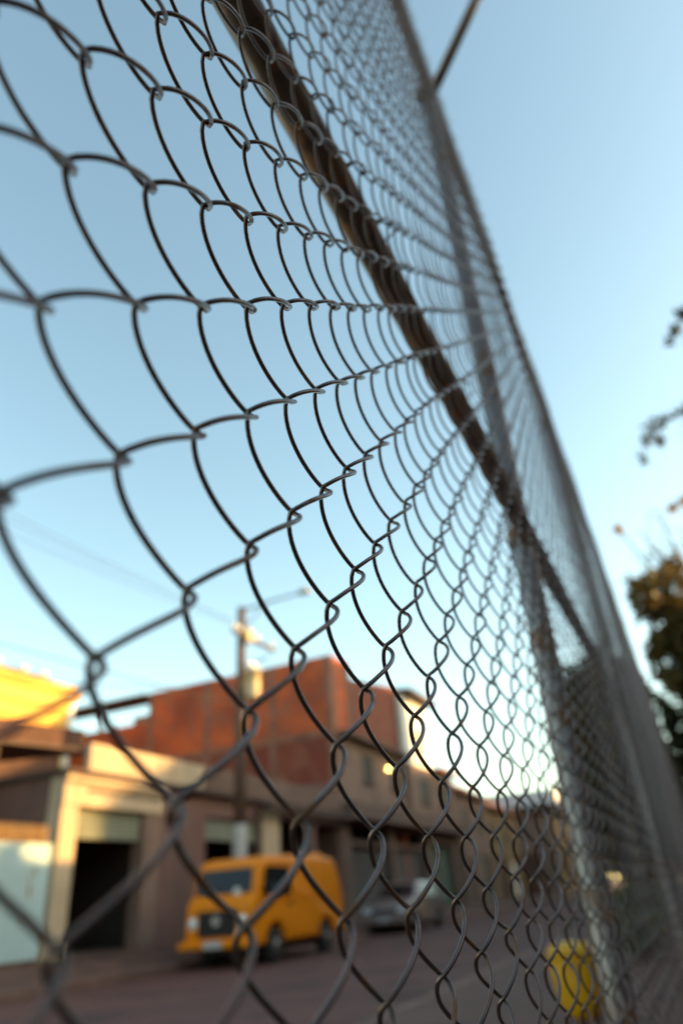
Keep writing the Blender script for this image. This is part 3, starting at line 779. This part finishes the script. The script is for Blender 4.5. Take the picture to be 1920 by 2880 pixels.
def side_y(z, s, o_=0.006): return s * (WV / 2 * vt(2.0, z) + o_)
for s in (-1, 1):
    nz_ = (0, s, 0.2)
    f_ = lambda pts: [(x, side_y(z, s, -0.002), z) for x, z in pts]
    dw = poly_panel('door_window', f_([(2.78, 1.26), (3.82, 1.26), (3.94, 1.34), (3.82, 1.76), (3.72, 1.82), (2.84, 1.82), (2.76, 1.76)]), nz_, 0.012, 'glass', van)
    # door outline as raised shut-lines
    for pts in ([(2.70, 0.50), (2.725, 0.50), (2.725, 1.9), (2.70, 1.9)], [(1.55, 0.50), (1.57, 0.50), (1.57, 1.9), (1.55, 1.9)]):
        poly_panel('door_seam', f_(pts), nz_, 0.006, 'van_black', van)
    poly_panel('belt_moulding', f_([(0.2, 1.20), (3.95, 1.20), (3.95, 1.225), (0.2, 1.225)]), nz_, 0.014, 'van_paint', van)
    poly_panel('door_handle', f_([(2.74, 1.06), (2.90, 1.06), (2.90, 1.10), (2.74, 1.10)]), nz_, 0.03, 'van_black', van)
    box('mirror', 3.70, 3.80, s * 0.84 if s > 0 else -1.04, 1.04 if s > 0 else -0.84, 1.30, 1.50, 'van_black', van, 0.02)
    # headlight with a chrome ring
    hl = MB().lathe([(0.02, 0.05), (0.075, 0.035), (0.10, 0.0), (0.115, 0.0), (0.115, -0.05)], 20, (0, 0, 0), 'y').build('headlight', 'lamp_lens', van, True)
    hl.rotation_euler = (0, 0, -math.pi / 2); hl.location = (4.405, s * 0.62, 0.82)
    MB().box(4.36, 4.41, s * 0.62 - 0.09, s * 0.62 + 0.09, 1.0, 1.06).build('indicator', 'amber', van)
    MB().box(0.0, 0.05, s * 0.70 - 0.05, s * 0.70 + 0.05, 0.85, 1.15).build('tail_light', 'red_lens', van)
# windscreen follows the slope
wz = lambda t: (4.03 + (4.215 - 4.03) * t, 1.84 + (1.30 - 1.84) * t)
x1_, z1_ = wz(0.06); x2_, z2_ = wz(0.94)
ws = poly_panel('windscreen', [(x1_, -0.66, z1_), (x2_, -0.72, z2_), (x2_, 0.72, z2_), (x1_, 0.66, z1_)], (0.9, 0, 0.42), 0.012, 'glass', van)
MB().lathe([(0.01, 0.0), (0.085, 0.002), (0.085, -0.006)], 18, (0, 0, 0), 'y').build('white_disc', 'white_plastic', ws)  # white disc set low on the windscreen
st = ws.children[0]; st.rotation_euler = (rad(0), rad(0), -math.pi / 2); st.location = (4.212, 0.36, 1.36)
for s in (-0.3, 0.3): MB().tube([(4.23, s, 1.29), (4.15, s + 0.28, 1.56)], 0.008, 5).build('wiper', 'van_black', ws)
box('grille', 4.388, 4.425, -0.47, 0.47, 0.56, 1.04, 'van_black', van, 0.01)
for i in range(6): box('grille_bar', 4.4255, 4.434, -0.45, 0.45, 0.60 + i * 0.07, 0.615 + i * 0.07, 'van_black', van)
em = MB().lathe([(0.085, 0.0), (0.105, 0.012), (0.105, -0.01)], 22, (0, 0, 0), 'y').build('emblem', 'rim', van, True); em.rotation_euler = (0, 0, -math.pi / 2); em.location = (4.437, 0, 0.86)
fb = box('front_bumper', 4.36, 4.56, -0.88, 0.88, 0.36, 0.50, 'van_paint', van, 0.03)
box('number_plate', 4.561, 4.572, -0.22, 0.22, 0.37, 0.50, 'plate', fb)
box('rear_bumper', -0.08, 0.08, -0.86, 0.86, 0.40, 0.54, 'van_paint', van, 0.03)
box('underbody', 0.3, 4.1, -0.62, 0.62, 0.22, 0.40, 'van_black', van)
box('roof_vent', 0.35, 0.95, -0.5, 0.5, 2.05, 2.15, 'van_paint', van, 0.03)

# silver car behind it
car = empty('silver_car', 'dusty silver hatchback parked behind the yellow van', 'car', loc=(27.7, 9.85, 0), rz=math.pi)
cp = [(0.10, 0.45), (0.04, 0.70), (0.10, 0.95), (0.36, 1.05), (0.62, 1.36), (0.95, 1.45), (1.9, 1.47), (2.25, 1.42), (2.92, 0.98), (3.55, 0.88), (3.82, 0.78), (3.92, 0.60), (3.92, 0.34), (3.75, 0.26)]
cp += [(3.46, 0.26)] + arch(3.12, 0.33, 0.26)[1:-1] + [(2.78, 0.24), (1.06, 0.24)] + arch(0.72, 0.33, 0.26)[1:-1] + [(0.38, 0.28), (0.16, 0.32)]
def ct(x, z): return 1.0 if z < 0.9 else 1.0 - 0.24 * ((z - 0.9) / 0.57)
pillow('body', cp, 1.64, 0.09, 'car_silver', car, ct, 4)
for s in (-1, 1):
    for x in (0.72, 3.12): wheel(car, x, s * 0.71, 0.29, 0.18, s)
    cy_ = lambda z: s * (0.82 * ct(1, z) - 0.001)
    for pts in ([(0.72, 0.97), (1.55, 0.97), (1.55, 1.36), (0.98, 1.36)], [(1.62, 0.97), (2.72, 0.97), (2.22, 1.36), (1.62, 1.36)]):
        poly_panel('side_window', [(x, cy_(z), z) for x, z in pts], (0, s, 0.4), 0.010, 'glass', car)
    box('headlight', 3.80, 3.925, s * 0.62 - 0.14, s * 0.62 + 0.14, 0.60, 0.74, 'lamp_lens', car, 0.02)
    box('mirror', 2.55, 2.65, min(s * 0.80, s * 0.96), max(s * 0.80, s * 0.96), 0.95, 1.06, 'car_silver', car, 0.015)
poly_panel('windscreen', [(2.32, -0.55, 1.385), (2.86, -0.66, 1.03), (2.86, 0.66, 1.03), (2.32, 0.55, 1.385)], (0.55, 0, 0.84), 0.012, 'glass', car)
box('grille', 3.925, 3.94, -0.42, 0.42, 0.60, 0.70, 'van_black', car)
cb_ = box('bumper', 3.82, 3.99, -0.78, 0.78, 0.28, 0.52, 'car_silver', car, 0.04)
box('number_plate', 3.991, 4.0, -0.2, 0.2, 0.36, 0.47, 'plate', cb_)
box('underbody', 0.3, 3.7, -0.6, 0.6, 0.17, 0.30, 'van_black', car)

# ------------------------------------------------------------------ yellow bin on the near pavement
bn = empty('yellow_bin', 'yellow tapered plastic bin standing on the near pavement beyond the fence', 'bin', loc=(6.95, 1.22, 0.09))
bn.scale = (0.86, 0.86, 0.80)
MB().lathe([(0.10, 0), (0.15, 0.02), (0.185, 0.10), (0.215, 0.22), (0.235, 0.36), (0.240, 0.48), (0.238, 0.52), (0.245, 0.525), (0.245, 0.545), (0.20, 0.55)], 28, (0, 0, 0)).build('tub', 'bin_yellow', bn, True)
MB().lathe([(0.246, 0.552), (0.242, 0.58), (0.20, 0.625), (0.11, 0.655), (0.02, 0.665)], 28, (0, 0, 0)).build('lid', 'bin_yellow', bn, True)
for s in (-1, 1): MB().tube([(s * 0.24, -0.06, 0.46), (s * 0.29, -0.04, 0.46), (s * 0.29, 0.04, 0.46), (s * 0.24, 0.06, 0.46)], 0.011, 6).build('handle', 'bin_brown', bn)

# ------------------------------------------------------------------ vegetation
def leaves(name, clumps, n, size, m, parent, flat=0.5, droop=0.0, ymax=None, ymin=None):
    """n leaf-shaped faces scattered through ellipsoid clumps (cx,cy,cz,rx,ry,rz)."""
    cl = np.array(clumps, float)
    wt = cl[:, 3] * cl[:, 4] * cl[:, 5]; wt = wt / wt.sum()
    idx = rng.choice(len(cl), n, p=wt)
    d = rng.normal(size=(n, 3)); d /= np.linalg.norm(d, axis=1)[:, None]
    rr = rng.uniform(0.25, 1.0, n) ** 0.6
    c = cl[idx, :3] + d * rr[:, None] * cl[idx, 3:6] * rng.uniform(0.8, 1.15, (n, 1))
    if ymax is not None:
        c = c[c[:, 1] < ymax]; n = len(c)
    if ymin is not None:
        c = c[c[:, 1] > ymin]; n = len(c)
    a = rng.normal(size=(n, 3)); a[:, 2] -= droop; a /= np.linalg.norm(a, axis=1)[:, None]
    b_ = np.cross(a, rng.normal(size=(n, 3))); b_ /= np.linalg.norm(b_, axis=1)[:, None]
    s = size * rng.uniform(0.6, 1.3, n)[:, None]
    V = np.stack([c - a * s, c + b_ * s * flat, c + a * s, c - b_ * s * flat], 1).reshape(-1, 3)
    F = np.arange(4 * n).reshape(n, 4)
    return link(name, np_mesh(name, V, F, False), m, parent)

def tree(name, label, base, h, clumps, n, size, m, group=None, lean=(0, 0), r0=0.16, limbs=7, cat='tree', ymax=None, ymin=None):
    t = empty(name, label, cat, group)
    bx, by, bz = base
    top = (bx + lean[0], by + lean[1], bz + h)
    b = MB()
    pts = []
    for i in range(7):
        q = i / 6
        pts.append((bx + lean[0] * q + 0.08 * math.sin(q * 5 + bx), by + lean[1] * q + 0.08 * math.cos(q * 4 + by), bz + h * q))
    b.tube(pts, [r0 * (1 - 0.75 * i / 6) for i in range(7)], 9)
    cs = random.sample(list(clumps), min(limbs, len(clumps)))
    for c in cs:
        q = random.uniform(0.45, 0.85)
        p0 = Vector((bx + lean[0] * q, by + lean[1] * q, bz + h * q)); p1 = Vector(c[:3])
        mid = p0.lerp(p1, 0.5) + Vector((random.uniform(-.2, .2), random.uniform(-.2, .2), 0.25))
        b.tube([p0, mid, p1], [r0 * 0.4, r0 * 0.25, r0 * 0.08], 6)
    b.build('trunk', 'bark', t, True)
    leaves('crown', clumps, n, size, m, t, ymax=ymax, ymin=ymin)
    return t

def crown(cx, cy, cz, rx, ry, rz, n, r=(0.3, 0.55)):
    out = []
    for i in range(n):
        d = Vector((random.gauss(0, 1), random.gauss(0, 1), random.gauss(0, 1))).normalized() * random.uniform(0.25, 0.95)
        s = random.uniform(*r)
        out.append((cx + d.x * rx, cy + d.y * ry, cz + d.z * rz, rx * s, ry * s, rz * s * 0.8))
    return out

g_ = 'street trees beyond the fence'
tree('street_tree', 'dark leafy street tree just beyond the fence, nearest of the row', (22.0, 1.7, 0.09), 4.6, crown(22.0, 1.7, 4.6, 1.5, 1.3, 2.3, 30), 11000, 0.13, 'leaf_dark', g_)
tree('street_tree', 'dark street tree second in the row beyond the fence', (30.0, 1.4, 0.09), 4.8, crown(30.0, 1.5, 4.8, 2.2, 1.7, 3.0, 26), 9000, 0.17, 'leaf_dark', g_)
tree('street_tree', 'warm green street tree farther along the row, overhanging the road', (40.0, 1.8, 0.09), 5.4, crown(40.0, 1.8, 5.4, 3.2, 2.2, 3.6, 24), 7000, 0.22, 'leaf_warm', g_)
tree('street_tree', 'farthest street tree of the row at the end of the street', (58.0, 2.4, 0.09), 6.2, crown(58.0, 3.0, 5.6, 4.5, 3.2, 4.2, 22), 6000, 0.30, 'leaf_dark', g_)
tree('court_tree', 'bushy tree with golden leaves on the court side, at the right edge', (13.6, -1.3, 0.05), 4.4,
     crown(13.6, -0.98, 4.65, 1.9, 1.3, 1.7, 56, (0.14, 0.30)) + [(13.6, -0.25, 5.3, .4, .22, .26), (13.4, -0.12, 4.6, .4, .2, .3), (13.5, -0.5, 5.95, .4, .25, .22), (13.5, -0.1, 5.75, .25, .14, .15), (13.6, -0.95, 6.25, .3, .22, .18)],
     10000, 0.075, 'leaf_warm', lean=(0.1, 0.2), ymax=0.04, limbs=14)
tree('court_tree', 'lower dark tree on the court side under the golden one', (18.0, -1.3, 0.05), 3.6, crown(18.0, -1.0, 3.7, 1.8, 1.25, 2.5, 44, (0.16, 0.32)), 9000, 0.10, 'leaf_dark', ymax=0.04)
tree('street_tree', 'dense olive tree reaching over the fence top where the mesh narrows', (16.5, 1.3, 0.09), 4.2, crown(16.5, 1.0, 4.3, 1.6, 0.95, 1.5, 44, (0.16, 0.32)), 9000, 0.085, 'leaf_warm', g_, ymin=0.24, limbs=12)
tree('street_tree', 'low spreading street tree between the first two of the row', (26.0, 2.3, 0.09), 2.8, crown(26.0, 2.2, 2.9, 2.2, 1.5, 1.7, 26), 8000, 0.14, 'leaf_dark', g_)
tree('street_tree', 'low dark street tree in front of the shed at the street end', (48.0, 2.2, 0.09), 3.4, crown(48.0, 2.6, 3.2, 3.4, 2.6, 2.4, 24), 7000, 0.24, 'leaf_dark', g_)
tree('street_tree', 'broad tree closing the street beyond the shed', (92.0, 6.5, 0.05), 7.0, crown(92.0, 6.5, 5.5, 6.0, 7.0, 5.0, 30), 7000, 0.5, 'leaf_warm', g_)
tree('court_tree', 'unseen tall tree added on the near side to shade the white house front', (45.2, -6.0, 0.05), 7.0, crown(45.5, -6.2, 7.0, 2.6, 2.6, 3.0, 20), 3500, 0.18, 'leaf_dark')  # unseen tree, added to shade the lower front of the white house

# thin bare tree with upright twigs and a few orange leaf tufts
bt = empty('bare_tree', 'thin nearly bare tree with upright twigs and small orange leaf tufts at the right edge', 'tree')
b = MB(); base = Vector((14.2, -1.35, 0.05))
b.tube([base, base + Vector((0.05, 0.1, 2.5)), base + Vector((0.1, 0.2, 4.6))], [0.10, 0.08, 0.05], 8)
tips = [(14.0, -0.16, 7.32), (14.0, -0.55, 7.2), (14.0, -0.95, 7.5), (14.0, -1.25, 7.05), (14.2, -0.75, 6.9), (13.8, -1.5, 7.6), (14.1, -0.4, 6.7), (14.0, -1.05, 6.75)]
for tp in tips:
    p0 = base + Vector((0.1, 0.2, random.uniform(3.9, 4.6))); p1 = Vector(tp)
    md = p0.lerp(p1, 0.5) + Vector((0, -0.12, 0.0))
    b.tube([p0, md, p1], [0.045, 0.032, 0.014], 6)
    for _ in range(2):
        q = p0.lerp(p1, random.uniform(.5, .8)); b.tube([q, q + Vector((random.uniform(-.2, .2), random.uniform(-.3, .3), random.uniform(.25, .55)))], [0.018, 0.008], 5)
b.build('branches', 'bark', bt, True)
for tf in [(14.0, -0.16, 7.32, .10, .11, .14), (14.0, -1.25, 7.5, .10, .12, .12), (14.0, -1.5, 7.6, .12, .12, .12)]: leaves('leaf_tuft', [tf], 90, 0.045, 'leaf_orange', bt)
leaves('sparse_leaves', [(x, y, z - .25, .3, .32, .45) for x, y, z in tips[1:]], 260, 0.034, 'leaf_warm', bt)

# overhanging branches entering from the right
ot = empty('overhanging_tree', 'tree leaning in from the right with drooping leafy branch tips against the sky', 'tree')
b = MB()
b.tube([(7.2, -5.2, 0.05), (7.1, -5.0, 2.5), (6.9, -4.5, 5.0), (6.7, -3.9, 6.6)], [0.24, 0.2, 0.15, 0.09], 10)
br1 = [(6.9, -4.5, 4.6), (6.5, -3.2, 5.2), (6.2, -2.0, 5.1), (6.05, -1.2, 4.82), (6.0, -0.88, 4.72), (6.0, -0.66, 4.68), (6.0, -0.50, 4.52), (6.0, -0.44, 4.36)]
br2 = [(6.85, -4.3, 5.4), (6.4, -2.9, 6.15), (6.1, -1.9, 6.05), (6.0, -1.4, 5.90), (6.0, -1.15, 5.72), (6.0, -1.0, 5.55)]
b.tube(br1, [0.07, 0.045, 0.028, 0.018, 0.012, 0.010, 0.007, 0.004], 7); b.tube(br2, [0.06, 0.04, 0.022, 0.014, 0.008, 0.004], 7)
for p_, q_ in (((6, -0.88, 4.72), (6.05, -0.8, 4.45)), ((6, -0.66, 4.68), (5.95, -0.62, 4.40)), ((6.02, -1.1, 4.79), (6.1, -1.05, 4.5)), ((6, -1.15, 5.72), (6.06, -1.12, 5.45))):
    b.tube([p_, q_], [0.006, 0.002], 5)
b.build('trunk', 'bark', ot, True)
leaves('branch_leaves', [(6, -0.95, 4.74, .09, .20, .05), (6, -0.66, 4.68, .08, .13, .06), (6, -0.53, 4.55, .07, .07, .08), (6, -0.45, 4.38, .05, .045, .09), (6, -1.3, 4.86, .1, .25, .07), (6, -0.62, 4.50, .05, .05, .08)], 300, 0.045, 'leaf_dark', ot, 0.3, 0.9)
leaves('branch_leaves', [(6, -1.08, 5.64, .06, .07, .07), (6, -1.25, 5.80, .08, .14, .07), (6, -1.0, 5.53, .04, .05, .06)], 170, 0.045, 'leaf_dark', ot, 0.3, 0.9)
leaves('crown', crown(7.0, -4.6, 7.6, 2.0, 1.9, 1.6, 22), 5000, 0.09, 'leaf_dark', ot)

# low plants along the foot of the fence
for i, (x, y, r_, lab) in enumerate([(11.4, 1.05, 0.55, 'low green bush at the foot of the fence, nearest the yellow bin'), (13.4, 1.3, 0.7, 'rounded green bush on the near pavement, second along the fence'),
                                     (16.0, 1.1, 0.8, 'larger green bush farther along the fence foot'), (10.0, -0.9, 0.5, 'small bush on the court side of the fence')]):
    bs = empty('bush', lab, 'bush', 'bushes along the fence', loc=(x, y, 0.09))
    b = MB()
    for j in range(7):
        a_ = j * 0.9; b.tube([(0.03 * math.cos(a_), 0.03 * math.sin(a_), -0.02), (r_ * .4 * math.cos(a_), r_ * .4 * math.sin(a_), r_ * .6), (r_ * .7 * math.cos(a_), r_ * .7 * math.sin(a_), r_ * .95)], [0.014, 0.01, 0.004], 5)
    b.build('stems', 'bark', bs)
    leaves('foliage', crown(0, 0, r_ * .65, r_, r_ * .8, r_ * .62, 14), 1500, 0.055, 'leaf_green', bs)
